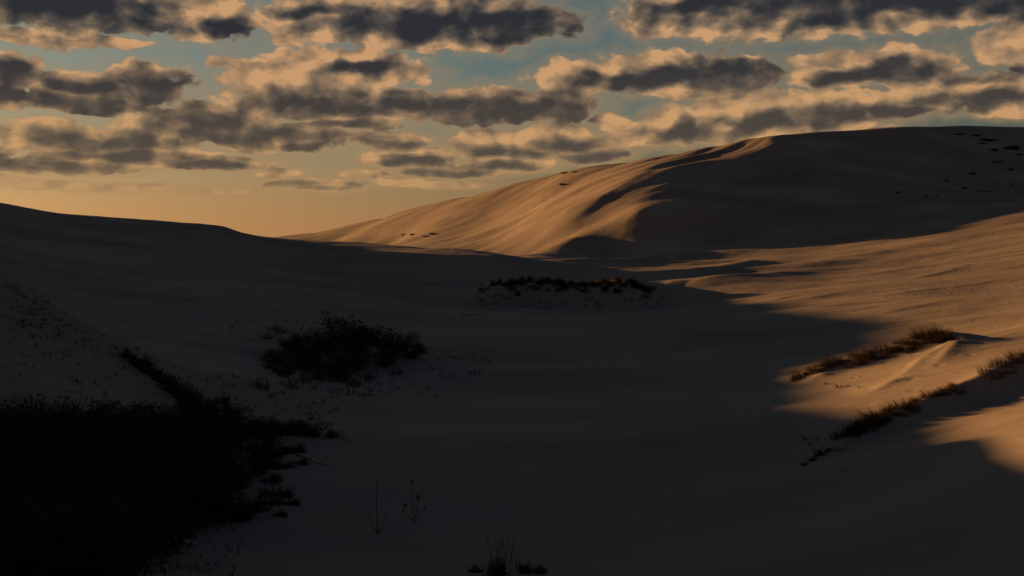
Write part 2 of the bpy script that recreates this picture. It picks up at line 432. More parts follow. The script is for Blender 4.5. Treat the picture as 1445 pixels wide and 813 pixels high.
# ------------------------------------------------------------------ materials
def new_mat(name):
    m = bpy.data.materials.new(name); m.use_nodes = True
    nt = m.node_tree
    return m, nt, nt.nodes["Principled BSDF"]

def sand_material():
    m, nt, b = new_mat("sand")
    N, L = nt.nodes.new, nt.links.new
    tc = N("ShaderNodeTexCoord")
    mp = N("ShaderNodeMapping"); mp.inputs["Scale"].default_value = (.05, .11, .1)
    L(tc.outputs["Object"], mp.inputs[0])
    n1 = N("ShaderNodeTexNoise"); n1.inputs["Scale"].default_value = 1.0; n1.inputs["Detail"].default_value = 7
    L(mp.outputs[0], n1.inputs["Vector"])
    n2 = N("ShaderNodeTexNoise"); n2.inputs["Scale"].default_value = 60.0; n2.inputs["Detail"].default_value = 2
    L(tc.outputs["Object"], n2.inputs["Vector"])
    r = N("ShaderNodeValToRGB")
    r.color_ramp.elements[0].position = .3; r.color_ramp.elements[0].color = (.235, .188, .152, 1)
    r.color_ramp.elements[1].position = .72; r.color_ramp.elements[1].color = (.380, .302, .236, 1)
    L(n1.outputs["Fac"], r.inputs[0])
    mx = N("ShaderNodeMix"); mx.data_type = "RGBA"; mx.blend_type = "MULTIPLY"; mx.inputs["Factor"].default_value = .22
    L(r.outputs[0], mx.inputs["A"]); L(n2.outputs["Fac"], mx.inputs["B"])
    L(mx.outputs["Result"], b.inputs["Base Color"])
    b.inputs["Roughness"].default_value = .95
    b.inputs["Specular IOR Level"].default_value = .1
    # wind ripples and grain
    mp2 = N("ShaderNodeMapping"); mp2.inputs["Scale"].default_value = (.75, 1.3, 1.0); mp2.inputs["Rotation"].default_value = (0, 0, math.radians(-8))
    L(tc.outputs["Object"], mp2.inputs[0])
    n3 = N("ShaderNodeTexNoise"); n3.inputs["Scale"].default_value = 1.6; n3.inputs["Detail"].default_value = 9; n3.inputs["Roughness"].default_value = .66
    L(mp2.outputs[0], n3.inputs["Vector"])
    wv = N("ShaderNodeTexWave"); wv.wave_type = "BANDS"; wv.bands_direction = "X"; wv.inputs["Scale"].default_value = 1.1
    wv.inputs["Distortion"].default_value = 5.0; wv.inputs["Detail"].default_value = 3.0; wv.inputs["Detail Scale"].default_value = .6
    mp3 = N("ShaderNodeMapping"); mp3.inputs["Rotation"].default_value = (0, 0, math.radians(62))
    L(tc.outputs["Object"], mp3.inputs[0]); L(mp3.outputs[0], wv.inputs["Vector"])
    msk = N("ShaderNodeMapRange"); msk.inputs["From Min"].default_value = .45; msk.inputs["From Max"].default_value = .65; msk.inputs["To Max"].default_value = .16
    L(n1.outputs["Fac"], msk.inputs["Value"])
    ml = N("ShaderNodeMath"); ml.operation = "MULTIPLY_ADD"
    L(wv.outputs["Fac"], ml.inputs[0]); L(msk.outputs[0], ml.inputs[1]); L(n3.outputs["Fac"], ml.inputs[2])
    bp = N("ShaderNodeBump"); bp.inputs["Strength"].default_value = .36; bp.inputs["Distance"].default_value = .085
    vo = N("ShaderNodeTexVoronoi"); vo.voronoi_dimensions = "2D"; vo.inputs["Scale"].default_value = .42
    L(tc.outputs["Object"], vo.inputs["Vector"])
    pk = N("ShaderNodeMapRange"); pk.inputs["From Min"].default_value = .03; pk.inputs["From Max"].default_value = .13; pk.inputs["To Min"].default_value = 1.0; pk.inputs["To Max"].default_value = 0.0
    L(vo.outputs["Distance"], pk.inputs["Value"])
    pm = N("ShaderNodeMapRange"); pm.inputs["From Min"].default_value = .52; pm.inputs["From Max"].default_value = .60; pm.inputs["To Max"].default_value = -1.1
    n5 = N("ShaderNodeTexNoise"); n5.inputs["Scale"].default_value = .07; n5.inputs["Detail"].default_value = 4
    L(tc.outputs["Object"], n5.inputs["Vector"]); L(n5.outputs["Fac"], pm.inputs["Value"])
    ad = N("ShaderNodeMath"); ad.operation = "MULTIPLY_ADD"
    L(pk.outputs[0], ad.inputs[0]); L(pm.outputs[0], ad.inputs[1]); L(ml.outputs[0], ad.inputs[2])
    # a line of footprints crossing the sunlit plain
    sx = N("ShaderNodeSeparateXYZ"); L(tc.outputs["Object"], sx.inputs[0])
    li = N("ShaderNodeMath"); li.operation = "MULTIPLY_ADD"; L(sx.outputs[0], li.inputs[0]); li.inputs[1].default_value = -.10; L(sx.outputs[1], li.inputs[2])
    lo = N("ShaderNodeMath"); lo.operation = "COMPARE"; L(li.outputs[0], lo.inputs[0]); lo.inputs[1].default_value = 107.0; lo.inputs[2].default_value = .42
    le = N("ShaderNodeMath"); le.operation = "GREATER_THAN"; L(sx.outputs[0], le.inputs[0]); le.inputs[1].default_value = 34.0
    sw = N("ShaderNodeMath"); sw.operation = "PINGPONG"; L(sx.outputs[0], sw.inputs[0]); sw.inputs[1].default_value = .38
    sp = N("ShaderNodeMapRange"); L(sw.outputs[0], sp.inputs["Value"]); sp.inputs["From Min"].default_value = .10; sp.inputs["From Max"].default_value = .22; sp.inputs["To Min"].default_value = -.5; sp.inputs["To Max"].default_value = 0.0
    fp = N("ShaderNodeMath"); fp.operation = "MULTIPLY"; L(lo.outputs[0], fp.inputs[0]); L(le.outputs[0], fp.inputs[1])
    fq = N("ShaderNodeMath"); fq.operation = "MULTIPLY_ADD"; L(fp.outputs[0], fq.inputs[0]); L(sp.outputs[0], fq.inputs[1]); L(ad.outputs[0], fq.inputs[2])
    L(fq.outputs[0], bp.inputs["Height"])
    L(bp.outputs[0], b.inputs["Normal"])
    return m

SAND = sand_material()

# ------------------------------------------------------------------ the ground sheet
def build_ground():
    ang = np.concatenate([
        np.linspace(-180, -100, 30, endpoint=False), np.linspace(-100, -30, 110, endpoint=False),
        np.linspace(-30, 30, 560, endpoint=False), np.linspace(30, 100, 60, endpoint=False), np.linspace(100, 180, 30, endpoint=False)])
    rad = np.concatenate([np.linspace(.8, 13, 26, endpoint=False), np.exp(np.linspace(math.log(13), math.log(460), 860, endpoint=False)),
                          np.exp(np.linspace(math.log(460), math.log(9000), 60))])
    A, R = np.meshgrid(np.radians(ang), rad, indexing="ij")
    X, Y = np.sin(A) * R, np.cos(A) * R
    Z = height(X, Y) + CZ
    na, nr = A.shape
    co = np.stack([X, Y, Z], -1).reshape(-1, 3)
    co = np.vstack([co, [[0, 0, float(height(0.0, 0.0)) + CZ]]])
    i = np.arange(na)[:, None]; j = np.arange(nr - 1)[None, :]
    i2 = (i + 1) % na
    q = np.stack([i * nr + j, i * nr + j + 1, i2 * nr + j + 1, i2 * nr + j], -1).reshape(-1, 4)
    c = len(co) - 1
    tri = np.stack([np.full(na, c), np.arange(na) * nr, ((np.arange(na) + 1) % na) * nr], -1)
    me = bpy.data.meshes.new("ground")
    nq, ntr = len(q), len(tri)
    me.vertices.add(len(co)); me.vertices.foreach_set("co", co.ravel())
    me.loops.add(nq * 4 + ntr * 3)
    me.loops.foreach_set("vertex_index", np.concatenate([q.ravel(), tri.ravel()]).astype(np.int32))
    me.polygons.add(nq + ntr)
    ls = np.concatenate([np.arange(nq) * 4, nq * 4 + np.arange(ntr) * 3]).astype(np.int32)
    me.polygons.foreach_set("loop_start", ls)
    me.polygons.foreach_set("use_smooth", np.ones(nq + ntr, bool))
    me.update(calc_edges=True); me.validate()
    # faces must look up
    if me.polygons[1000].normal.z < 0:
        me.flip_normals()
    me.materials.append(SAND)
    o = bpy.data.objects.new("ground", me)
    scene.collection.objects.link(o)
    o["kind"] = "structure"
    o["label"] = "rolling windblown sand dunes and shaded valley floor"
    return o

build_ground()

# ------------------------------------------------------------------ plant materials
def plant_material(name, dark, light, trans=0.0):
    m, nt, b = new_mat(name)
    N, L = nt.nodes.new, nt.links.new
    geo = N("ShaderNodeNewGeometry"); oi = N("ShaderNodeObjectInfo")
    ad = N("ShaderNodeMath"); ad.operation = "ADD"
    L(geo.outputs["Random Per Island"], ad.inputs[0]); L(oi.outputs["Random"], ad.inputs[1])
    hf = N("ShaderNodeMath"); hf.operation = "MULTIPLY"; hf.inputs[1].default_value = .5
    L(ad.outputs[0], hf.inputs[0])
    r = N("ShaderNodeValToRGB")
    r.color_ramp.elements[0].position = .15; r.color_ramp.elements[0].color = (*dark, 1)
    r.color_ramp.elements[1].position = .85; r.color_ramp.elements[1].color = (*light, 1)
    L(hf.outputs[0], r.inputs[0]); L(r.outputs[0], b.inputs["Base Color"])
    b.inputs["Roughness"].default_value = .75; b.inputs["Specular IOR Level"].default_value = .15
    if trans:
        tr = N("ShaderNodeBsdfTranslucent"); L(r.outputs[0], tr.inputs["Color"])
        mx = N("ShaderNodeMixShader"); mx.inputs[0].default_value = trans
        L(b.outputs[0], mx.inputs[1]); L(tr.outputs[0], mx.inputs[2])
        L(mx.outputs[0], nt.nodes["Material Output"].inputs["Surface"])
    return m

GRASS = plant_material("dry_grass", (.014, .010, .006), (.048, .029, .015), .22)
LEAF = plant_material("dark_leaf", (.016, .017, .010), (.034, .031, .018), .1)
BARK = plant_material("dark_bark", (.022, .017, .013), (.040, .030, .022))
SEED = plant_material("seed_head", (.035, .025, .017), (.06, .042, .026))
WOOD = plant_material("driftwood", (.05, .042, .035), (.085, .07, .056))

# ------------------------------------------------------------------ mesh helpers
def mesh(name, V, Fc, mat, smooth=False):
    me = bpy.data.meshes.new(name)
    me.from_pydata([tuple(v) for v in V], [], Fc)
    me.materials.append(mat)
    if smooth:
        me.polygons.foreach_set("use_smooth", np.ones(len(me.polygons), bool))
    me.update()
    return me

def obj(name, me, parent=None):
    o = bpy.data.objects.new(name, me); scene.collection.objects.link(o)
    o.parent = parent
    return o

def tag(o, label, cat, group=None):
    o["label"] = label; o["category"] = cat
    if group: o["group"] = group
    return o

def blade(V, Fc, base, h, w, az, lean, curl, rng, seg=4, wind=(-.35, .05)):
    """a tapering, curling grass blade as a thin ribbon"""
    i0 = len(V)
    d = Vector((math.cos(az), math.sin(az), 0)); s = Vector((-d.y, d.x, 0))
    wd = Vector((wind[0], wind[1], 0))
    for k in range(seg + 1):
        t = k / seg
        off = d * (lean * t + curl * t * t) * h + wd * (t ** 2.2) * h
        p = Vector(base) + off + Vector((0, 0, h * (t - .18 * (abs(curl) + .6) * t * t)))
        ww = w * (1 - t) ** .7
        if k < seg:
            V.append(p - s * ww / 2); V.append(p + s * ww / 2)
        else:
            V.append(p)
    for k in range(seg - 1):
        a = i0 + 2 * k
        Fc.append((a, a + 1, a + 3, a + 2))
    a = i0 + 2 * (seg - 1)
    Fc.append((a, a + 1, a + 2))

def tuft_mesh(seed, n=115, r=.45, h=.85, w=.016, wind=(-.35, .05)):
    rng = random.Random(seed); V, Fc = [], []
    for _ in range(n):
        a = rng.uniform(0, 6.283); q = r * math.sqrt(rng.random())
        hh = h * rng.uniform(.45, 1.1) * (1.05 - .35 * q / r)
        blade(V, Fc, (q * math.cos(a), q * math.sin(a), -.08), hh, w * rng.uniform(.7, 1.4), a + rng.uniform(-.9, .9),
              rng.uniform(.05, .38), rng.uniform(-.05, .45), rng, 4, (wind[0] * rng.uniform(.5, 1.5), wind[1] + rng.uniform(-.15, .15)))
    return mesh("grass_blades", V, Fc, GRASS)

def tube(V, Fc, pts, r0, r1, sides=5):
    pts = [Vector(p) for p in pts]; n = len(pts); i0 = len(V)
    for k, p in enumerate(pts):
        t = (pts[min(k + 1, n - 1)] - pts[max(k - 1, 0)]).normalized()
        u = t.orthogonal().normalized(); v = t.cross(u)
        r = r0 + (r1 - r0) * k / (n - 1)
        for j in range(sides):
            a = 6.28318 * j / sides
            V.append(p + (u * math.cos(a) + v * math.sin(a)) * r)
    for k in range(n - 1):
        for j in range(sides):
            j2 = (j + 1) % sides
            Fc.append((i0 + k * sides + j, i0 + k * sides + j2, i0 + (k + 1) * sides + j2, i0 + (k + 1) * sides + j))
    Fc.append(tuple(i0 + j for j in reversed(range(sides)))); Fc.append(tuple(i0 + (n - 1) * sides + j for j in range(sides)))

def wiggle(rng, a, d, length, n=5, bend=.25):
    p = Vector(a); d = Vector(d).normalized(); out = [p.copy()]
    for _ in range(n):
        d = (d + Vector((rng.uniform(-bend, bend), rng.uniform(-bend, bend), rng.uniform(-bend * .5, bend * .7)))).normalized()
        p = p + d * length / n
        out.append(p.copy())
    return out

def leaf(V, Fc, p, size, rng):
    n = Vector((rng.gauss(0, 1), rng.gauss(0, 1), rng.gauss(0, 1))).normalized()
    u = n.orthogonal().normalized(); a = rng.uniform(0, 6.28)
    u = (u * math.cos(a) + n.cross(u) * math.sin(a)); v = n.cross(u)
    i = len(V)
    V.extend([p - u * size, p + v * size * .42 + n * size * .15, p + u * size, p - v * size * .42])
    Fc.append((i, i + 1, i + 2, i + 3))

def shrub_meshes(seed, R=1.15, H=1.5, stems=11, leaves=2600, size=.05):
    """stem mesh and foliage mesh of a dense, ragged shrub"""
    rng = random.Random(seed); SV, SF, LV, LF = [], [], [], []
    tips = []
    for _ in range(stems):
        a = rng.uniform(0, 6.283); sp = rng.uniform(.15, 1.0)
        d = (math.cos(a) * sp * R / H, math.sin(a) * sp * R / H, 1.0 - .45 * sp)
        ln = H * rng.uniform(.7, 1.08)
        st = wiggle(rng, (rng.uniform(-.12, .12), rng.uniform(-.12, .12), -.12), d, ln, 6, .22)
        tube(SV, SF, st, .022, .006, 5)
        for k in range(2, 7):
            for _ in range(2):
                b = wiggle(rng, st[k], (rng.uniform(-1, 1), rng.uniform(-1, 1), rng.uniform(-.1, .9)), ln * rng.uniform(.18, .38), 3, .3)
                tube(SV, SF, b, .008, .003, 4)
                tips.append((b[1], .14)); tips.append((b[3], .11)); tips.append((b[2], .12))
        tips.append((st[6], .06))
    for _ in range(leaves):
        c, s = rng.choice(tips)
        p = Vector(c) + Vector((rng.gauss(0, s), rng.gauss(0, s), rng.gauss(0, s * .8)))
        p.z = max(p.z, .0)
        leaf(LV, LF, p, size * rng.uniform(.6, 1.35), rng)
    return mesh("stem", SV, SF, BARK), mesh("foliage", LV, LF, LEAF)

TUFTS = [tuft_mesh(s) for s in range(7)]
SHORT = [tuft_mesh(20 + s, 60, .30, .45, .012) for s in range(3)]
SHRUBS = [shrub_meshes(40 + s) for s in range(5)]
LOW = [shrub_meshes(60 + s, 1.3, .62, 12, 1700, .042) for s in range(3)]
rnd = random.Random(11)

def ground_at(x, y):
    return float(height(np.array([x]), np.array([y]))[0]) + CZ

def grass_tuft(x, y, sc, label, group, short=False, dz=0.0):
    o = obj("grass_tuft", rnd.choice(SHORT if short else TUFTS))
    o.location = (x, y, ground_at(x, y) + dz)
    o.rotation_euler = (rnd.uniform(-.1, .1), rnd.uniform(-.1, .1), rnd.uniform(-.7, .7))
    o.scale = (sc * rnd.uniform(.85, 1.2), sc * rnd.uniform(.85, 1.2), sc * rnd.uniform(.8, 1.2))
    return tag(o, label, "grass tuft", group)

def shrub(x, y, sc, label, group=None, low=False, name="shrub", sz=None, cat="shrub"):
    e = bpy.data.objects.new(name, None); scene.collection.objects.link(e)
    st, fo = rnd.choice(LOW if low else SHRUBS)
    a, b = obj("stem", st, e), obj("foliage", fo, e)
    e.location = (x, y, ground_at(x, y) - .03)
    e.rotation_euler = (rnd.uniform(-.1, .1), rnd.uniform(-.1, .1), rnd.uniform(0, 6.28))
    k = sc * rnd.uniform(.92, 1.1)
    e.scale = (k * rnd.uniform(.9, 1.2), k * rnd.uniform(.9, 1.2), (sz or sc) * rnd.uniform(.9, 1.12))
    return tag(e, label, cat, group)

def along(pts, t):
    """point at share t of a polyline of (x, y, ..)"""
    seg = [math.hypot(b[0] - a[0], b[1] - a[1]) for a, b in zip(pts[:-1], pts[1:])]
    d = t * sum(seg)
    for (a, b), s in zip(zip(pts[:-1], pts[1:]), seg):
        if d <= s:
            k = d / s
            return a[0] + (b[0] - a[0]) * k, a[1] + (b[1] - a[1]) * k, (b[0] - a[0]) / s, (b[1] - a[1]) / s
        d -= s
    return pts[-1][0], pts[-1][1], 1, 0

# ------------------------------------------------------------------ marram on the two sunlit ridges
R1 = RIDGES[0][0][:5]; R2 = RIDGES[1][0][:5]
def ridge_tufts(pts, spans):
    for (t0, t1, n, sc, wmin, wmax, label, group) in spans:
        for i in range(n):
            t = t0 + (t1 - t0) * (i + rnd.random()) / n
            x, y, ux, uy = along(pts, t)
            w = rnd.uniform(wmin, wmax)                       # across the crest, + is the sunlit far side
            grass_tuft(x - uy * w, y + ux * w, sc * rnd.choice((.55, .7, .85, 1.0, 1.15, 1.35)), label, group)

ridge_tufts(R1, [
    (.04, .30, 18, .60, -.5, .3, "sparse brown grass tuft on the low tapering end of the far sharp ridge", "grass on the low end of the far ridge"),
    (.26, .34, 6, .98, -.5, .2, "taller brown tuft standing up midway along the far sharp ridge", "tall tufts midway along the far ridge"),
    (.34, .80, 46, .64, -1.5, .2, "dark grass tuft in the dense band below the far ridge crest", "dense grass band of the far ridge"),
    (.80, .99, 16, .88, -1.0, .3, "tall wind-bent grass tuft on the summit of the far sharp ridge", "tall grass on the far ridge summit")])
ridge_tufts(R2, [
    (.17, .48, 46, .55, -.5, .35, "brown grass tuft in the dense strip along the near ridge crest", "dense grass strip of the near ridge"),
    (.48, .60, 9, .38, -.2, .3, "short thin tuft in the gap between grass strips on the near ridge", "thin tufts in the near ridge gap"),
    (.60, .74, 14, .44, -.4, .2, "short dark grass tuft in the small upper strip of the near ridge", "small upper grass strip of the near ridge"),
    (.84, 1.0, 18, .52, -.6, .3, "tall dark grass tuft on the high shoulder of the near ridge", "grass on the high shoulder of the near ridge")])

# ------------------------------------------------------------------ grassy hillock in the valley
for i in range(58):
    t = rnd.random() ** .9
    x, y, ux, uy = along(HILLOCK, .05 + .86 * t)
    w = rnd.uniform(-2.6, 1.0) if rnd.random() < .55 else rnd.uniform(-.6, .8)
    grass_tuft(x - uy * w, y + ux * w, rnd.uniform(.75, 1.15), "dark grass tuft on the low isolated hillock in the shaded valley", "grass on the valley hillock")
for i, (t, w, sc) in enumerate([(.12, -.6, .75), (.18, -1.0, .85), (.26, -.4, .8), (.40, -.6, .8), (.47, -1.0, .9), (.64, -.6, .9), (.70, -1.2, .95), (.76, -1.5, .95), (.82, -1.0, .9), (.24, -3.0, .6),
                            (.15, .0, .75), (.22, -.2, .8), (.31, .2, .7), (.36, -.3, .75), (.44, -.2, .8), (.50, .2, .75), (.55, -.1, .8), (.60, .1, .85), (.67, .2, .9), (.73, .0, .95), (.79, .1, .9), (.85, -.3, .8), (.88, -.8, .7),
                            (.68, -2.2, .75), (.74, -2.6, .7), (.45, -2.4, .6), (.48, -1.7, .7)]):
    x, y, ux, uy = along(HILLOCK, t)
    sc *= rnd.uniform(.6, 1.15) * (1.0 if t < .8 else .75)
    shrub(x - uy * w, y + ux * w, sc * 1.35, "low dark shrub among grass on the isolated valley hillock", "shrubs on the valley hillock", low=True, sz=sc * 2.0)

# ------------------------------------------------------------------ dark clump left of the valley centre
for (px, py, sc, szz) in [(395, 515, .8, .7), (415, 500, .95, .95), (440, 505, 1.1, 1.1), (462, 500, 1.15, 1.15), (488, 492, 1.3, 1.35), (512, 498, 1.25, 1.15),
                         (538, 495, 1.1, 1.15), (560, 500, 1.0, 1.05), (580, 506, .75, .7), (430, 524, 1.0, .9), (470, 526, 1.1, .9), (505, 522, 1.1, .9), (545, 518, .9, .8),
                         (400, 532, .75, .6), (455, 536, .8, .6), (480, 538, .85, .6)]:
    p = hit(px, py)
    shrub(p.x, p.y, sc * 1.15, "black leafy shrub in the isolated clump on the shaded valley floor", "shrubs of the valley clump", sz=szz)
for (px, py) in [(388, 466), (398, 470), (376, 478), (386, 500), (382, 520), (595, 498), (590, 490), (430, 540), (520, 535), (560, 528), (365, 548), (412, 548), (500, 545)]:
    p = hit(px, py)
    grass_tuft(p.x, p.y, rnd.uniform(.9, 1.3), "small dark grass tuft at the edge of the black valley clump", "grass at the edge of the valley clump")

# ------------------------------------------------------------------ thicket at the foot of the left dune
TH = []
for py, x0, x1, n in [(622, -20, 440, 13), (645, -20, 385, 10), (668, -20, 385, 10), (692, -20, 350, 9), (715, -10, 330, 8), (738, -10, 320, 8), (752, 0, 260, 7), (778, -10, 250, 6), (800, -10, 215, 5), (826, -10, 190, 5)]:
    for i in range(n):
        TH.append((x0 + (x1 - x0) * (i + rnd.uniform(.15, .85)) / n, py + rnd.uniform(-7, 7)))
for (px, py) in TH:
    p = hit(px, py)
    if p is None: continue
    s = .98 if px < 330 else .62
    if py > 730: s *= .8
    if py < 635: lb, gp = "black shrub along the back of the dense thicket, against the left dune slope", "shrubs at the back of the thicket"
    elif py > 728: lb, gp = "black low-branching shrub along the front edge of the dense thicket, facing open sand", "shrubs at the front of the thicket"
    else: lb, gp = "black bushy shrub deep inside the dense thicket below the left dune", "shrubs inside the thicket"
    shrub(p.x, p.y, s * rnd.uniform(.85, 1.15), lb, gp, sz=s * rnd.uniform(.8, 1.1) * (.8 if py < 635 else .95))
for (px, py, s) in [(340, 612, .8), (358, 611, .75), (372, 610, .7), (388, 609, .65), (375, 660, .6), (385, 645, .55), (380, 680, .5), (380, 612, .6), (410, 613, .6), (440, 615, .6), (465, 617, .5), (400, 640, .6), (418, 638, .55), (425, 655, .4), (405, 660, .45), (395, 700, .5), (385, 712, .45), (410, 712, .35), (360, 722, .6), (345, 735, .6), (395, 728, .35)]:
    p = hit(px, py)
    shrub(p.x, p.y, s, "low sprawling shrub creeping onto sand at the thicket edge", "low shrubs along the thicket edge", low=True, name="creeping_shrub")

# shrubs along the crest of the left near dune
for (px, py, s) in [(175, 503, .45), (190, 512, .55), (202, 520, .6), (215, 530, .65), (228, 540, .7), (240, 552, .75), (255, 562, .8), (268, 570, .8), (285, 577, .7), (300, 580, .6), (318, 572, .55), (325, 582, .5), (262, 580, .7), (290, 590, .6)]:
    p = hit(px, py, 14, 56)
    if p is None: continue
    shrub(p.x, p.y, s * 1.1, "low dark shrub on the descending crest of the left near dune", "shrubs on the left dune crest", low=True, sz=s * 1.35)
for (px, py) in [(8, 402), (20, 410), (34, 420), (46, 428), (58, 436), (70, 444), (84, 452), (96, 460), (106, 466), (40, 444), (60, 452), (30, 440)]:
    p = hit(px, py, 14, 56)
    if p is None: continue
    grass_tuft(p.x, p.y, rnd.uniform(.45, .75), "sparse dark grass tuft on the upper left dune crest", "grass on the upper left dune crest", short=True)

# ------------------------------------------------------------------ single plants on the open sand
def twig_plant(px, py, H, spec, heads, label, seed):
    """upright dead herb: main stem, side stems and seed heads"""
    rng = random.Random(seed); p = hit(px, py)
    e = bpy.data.objects.new("dead_herb", None); scene.collection.objects.link(e); e.location = p - Vector((0, 0, .03))
    for (dx, z0, dx1, z1, r) in spec:
        V, Fc = [], []
        pts = []
        for k in range(6):
            t = k / 5
            pts.append((dx + (dx1 - dx) * t ** .8 + rng.uniform(-.008, .008), rng.uniform(-.02, .02) + (dx1 - dx) * .3 * t * rng.uniform(-1, 1), z0 + (z1 - z0) * t))
        tube(V, Fc, pts, r, r * .45, 5)
        obj("stem", mesh("stem", V, Fc, BARK, True), e)
    for (hx, hz, r) in heads:
        V, Fc = [], []
        for _ in range(34):
            leaf(V, Fc, Vector((hx + rng.gauss(0, r * .45), rng.gauss(0, r * .45), hz + rng.gauss(0, r * .6))), r * .5, rng)
        obj("seed_head", mesh("seed_head", V, Fc, SEED), e)
    return tag(e, label, "plant")

twig_plant(533, 754, 1.2, [(0, 0, -.03, 1.22, .013), (0, .02, -.25, .55, .007), (0, .05, -.16, .5, .006), (0, .02, .25, .58, .008), (.01, .04, .17, .42, .007), (.0, .1, .08, .55, .006), (0, .03, .22, .3, .006)],
           [(-.03, 1.22, .025)], "bare twig with upswept side shoots on open sand near the thicket", 1)
twig_plant(584, 738, 1.1, [(0, 0, -.05, 1.08, .011), (0, .02, -.25, .46, .006), (0, .02, .27, .40, .007), (.0, .05, .12, .66, .006), (0, .05, -.14, .3, .005), (0, .04, .06, .5, .005)],
           [(-.05, 1.09, .035), (.10, .68, .055), (.13, .63, .04), (-.22, .48, .05), (-.26, .35, .03), (.27, .40, .03), (.12, .38, .03), (-.05, .38, .03), (.05, .2, .025), (.14, .28, .025)],
           "dead herb with dark seed heads standing on open sand", 2)

def brush(px, py, Y, n, H, spread, label, name, cat, seed, low_sc):
    rng = random.Random(seed)
    q = P(px, py, Y); x, y = q[0], q[1]
    e = bpy.data.objects.new(name, None); scene.collection.objects.link(e); e.location = (x, y, ground_at(x, y) - .03)
    for i in range(n):
        V, Fc = [], []
        a = rng.uniform(-1, 1)
        pts = wiggle(rng, (a * .25, rng.uniform(-.15, .15), 0), (a * spread, rng.uniform(-.2, .2), 1.0), H * rng.uniform(.55, 1.0), 6, .10)
        tube(V, Fc, pts, .008, .003, 5)
        for k in (3, 4):
            if rng.random() < .5:
                tube(V, Fc, wiggle(rng, pts[k], (rng.uniform(-.6, .6), 0, 1), H * .2, 3, .1), .004, .002, 4)
        obj("stem", mesh("stem", V, Fc, BARK, True), e)
    st, fo = LOW[0]
    f = obj("foliage", fo, e); f.scale = (low_sc[0], low_sc[1], low_sc[2])
    return tag(e, label, cat)

brush(706, 806, 21.4, 13, .92, .28, "low dark bush with tall bare twigs rising from it", "twiggy_bush", "bush", 5, (.42, .4, .62))
for (px, py, s) in [(672, 808, .22), (742, 808, .34), (760, 810, .25)]:
    p = hit(px, py)
    shrub(p.x, p.y, s, "small dark cushion plant beside the bush with tall twigs", "cushion plants beside the twiggy bush", low=True, name="cushion_plant", cat="plant", sz=s * 1.2)
for (px, py, s) in [(1010, 822, .42), (1030, 824, .4), (1050, 823, .38)]:
    p = hit(px, py)
    grass_tuft(p.x, p.y, s, "short dark grass tuft on bare shaded sand right of the twiggy bush", "short grass right of the twiggy bush", short=True)

def single(px, py, s, label, group=None):
    p = hit(px, py)
    return grass_tuft(p.x, p.y, s, label, group, short=True)

single(785, 612, .30, "tiny lone grass sprout on the smooth shaded valley floor")
single(1190, 664, .32, "tiny sprout on bare sand below the near grass ridge")
single(1012, 586, .22, "tiny dark sprout on wind-scoured shaded sand")
for (px, py) in [(655, 446), (660, 446), (673, 445)]:
    single(px, py, 1.15, "small dark grass tuft on sand left of the valley hillock", "grass left of the valley hillock")
for (px, py, s) in [(1137, 657, .3), (1146, 650, .36), (1160, 642, .42), (1168, 636, .3)]:
    p = hit(px, py, 14, 60)
    shrub(p.x, p.y, s * .8, "tiny dark creeping plant at the lower end of the near ridge", "plants at the lower end of the near ridge", low=True, name="creeping_plant", cat="plant", sz=s * .8)

# dead branches poking out of the thicket
def branch(px0, py0, px1, py1, r, label):
    a, b = hit(px0, py0), hit(px1, py1)
    rng = random.Random(int(px0)); V, Fc = [], []
    n = 8; pts = []
    for k in range(n + 1):
        t = k / n; q = a.lerp(b, t)
        q.z = ground_at(q.x, q.y) + .03 + .22 * (1 - t) * (1 - .4 * t)
        pts.append(q + Vector((rng.uniform(-.03, .03), rng.uniform(-.06, .06), rng.uniform(-.02, .03))) - a)
    tube(V, Fc, pts, r, r * .4, 6)
    for k in (3, 5):
        tube(V, Fc, wiggle(rng, pts[k], (rng.uniform(.2, 1), rng.uniform(-.5, .5), .35), .45, 4, .3), r * .5, r * .2, 5)
    o = obj("dead_branch", mesh("dead_branch", V, Fc, BARK, True)); o.location = a
    return tag(o, label, "branch")
branch(415, 652, 472, 661, .022, "thin dead branch reaching from the thicket across open sand")
branch(462, 616, 492, 624, .03, "dead branch end sloping from the thicket tip to sand")

# ------------------------------------------------------------------ scrub on the big dune and skyline, partly standing in for shaded hollows
def scrub(px, py, wx, label, group=None, tall=.45):
    p = hit(px, py, 150)
    if p is None: return
    e = bpy.data.objects.new("scrub_patch", None); scene.collection.objects.link(e)
    st, fo = rnd.choice(LOW)
    obj("stem", st, e); obj("foliage", fo, e)
    e.location = p - Vector((0, 0, .05))
    w = wx / F * p.y / 2.6
    e.scale = (w * 1.7, max(.5, w * .45), tall * rnd.uniform(.85, 1.15) / .62)
    e.rotation_euler = (0, 0, rnd.uniform(-.25, .25))
    return tag(e, label, "scrub", group)

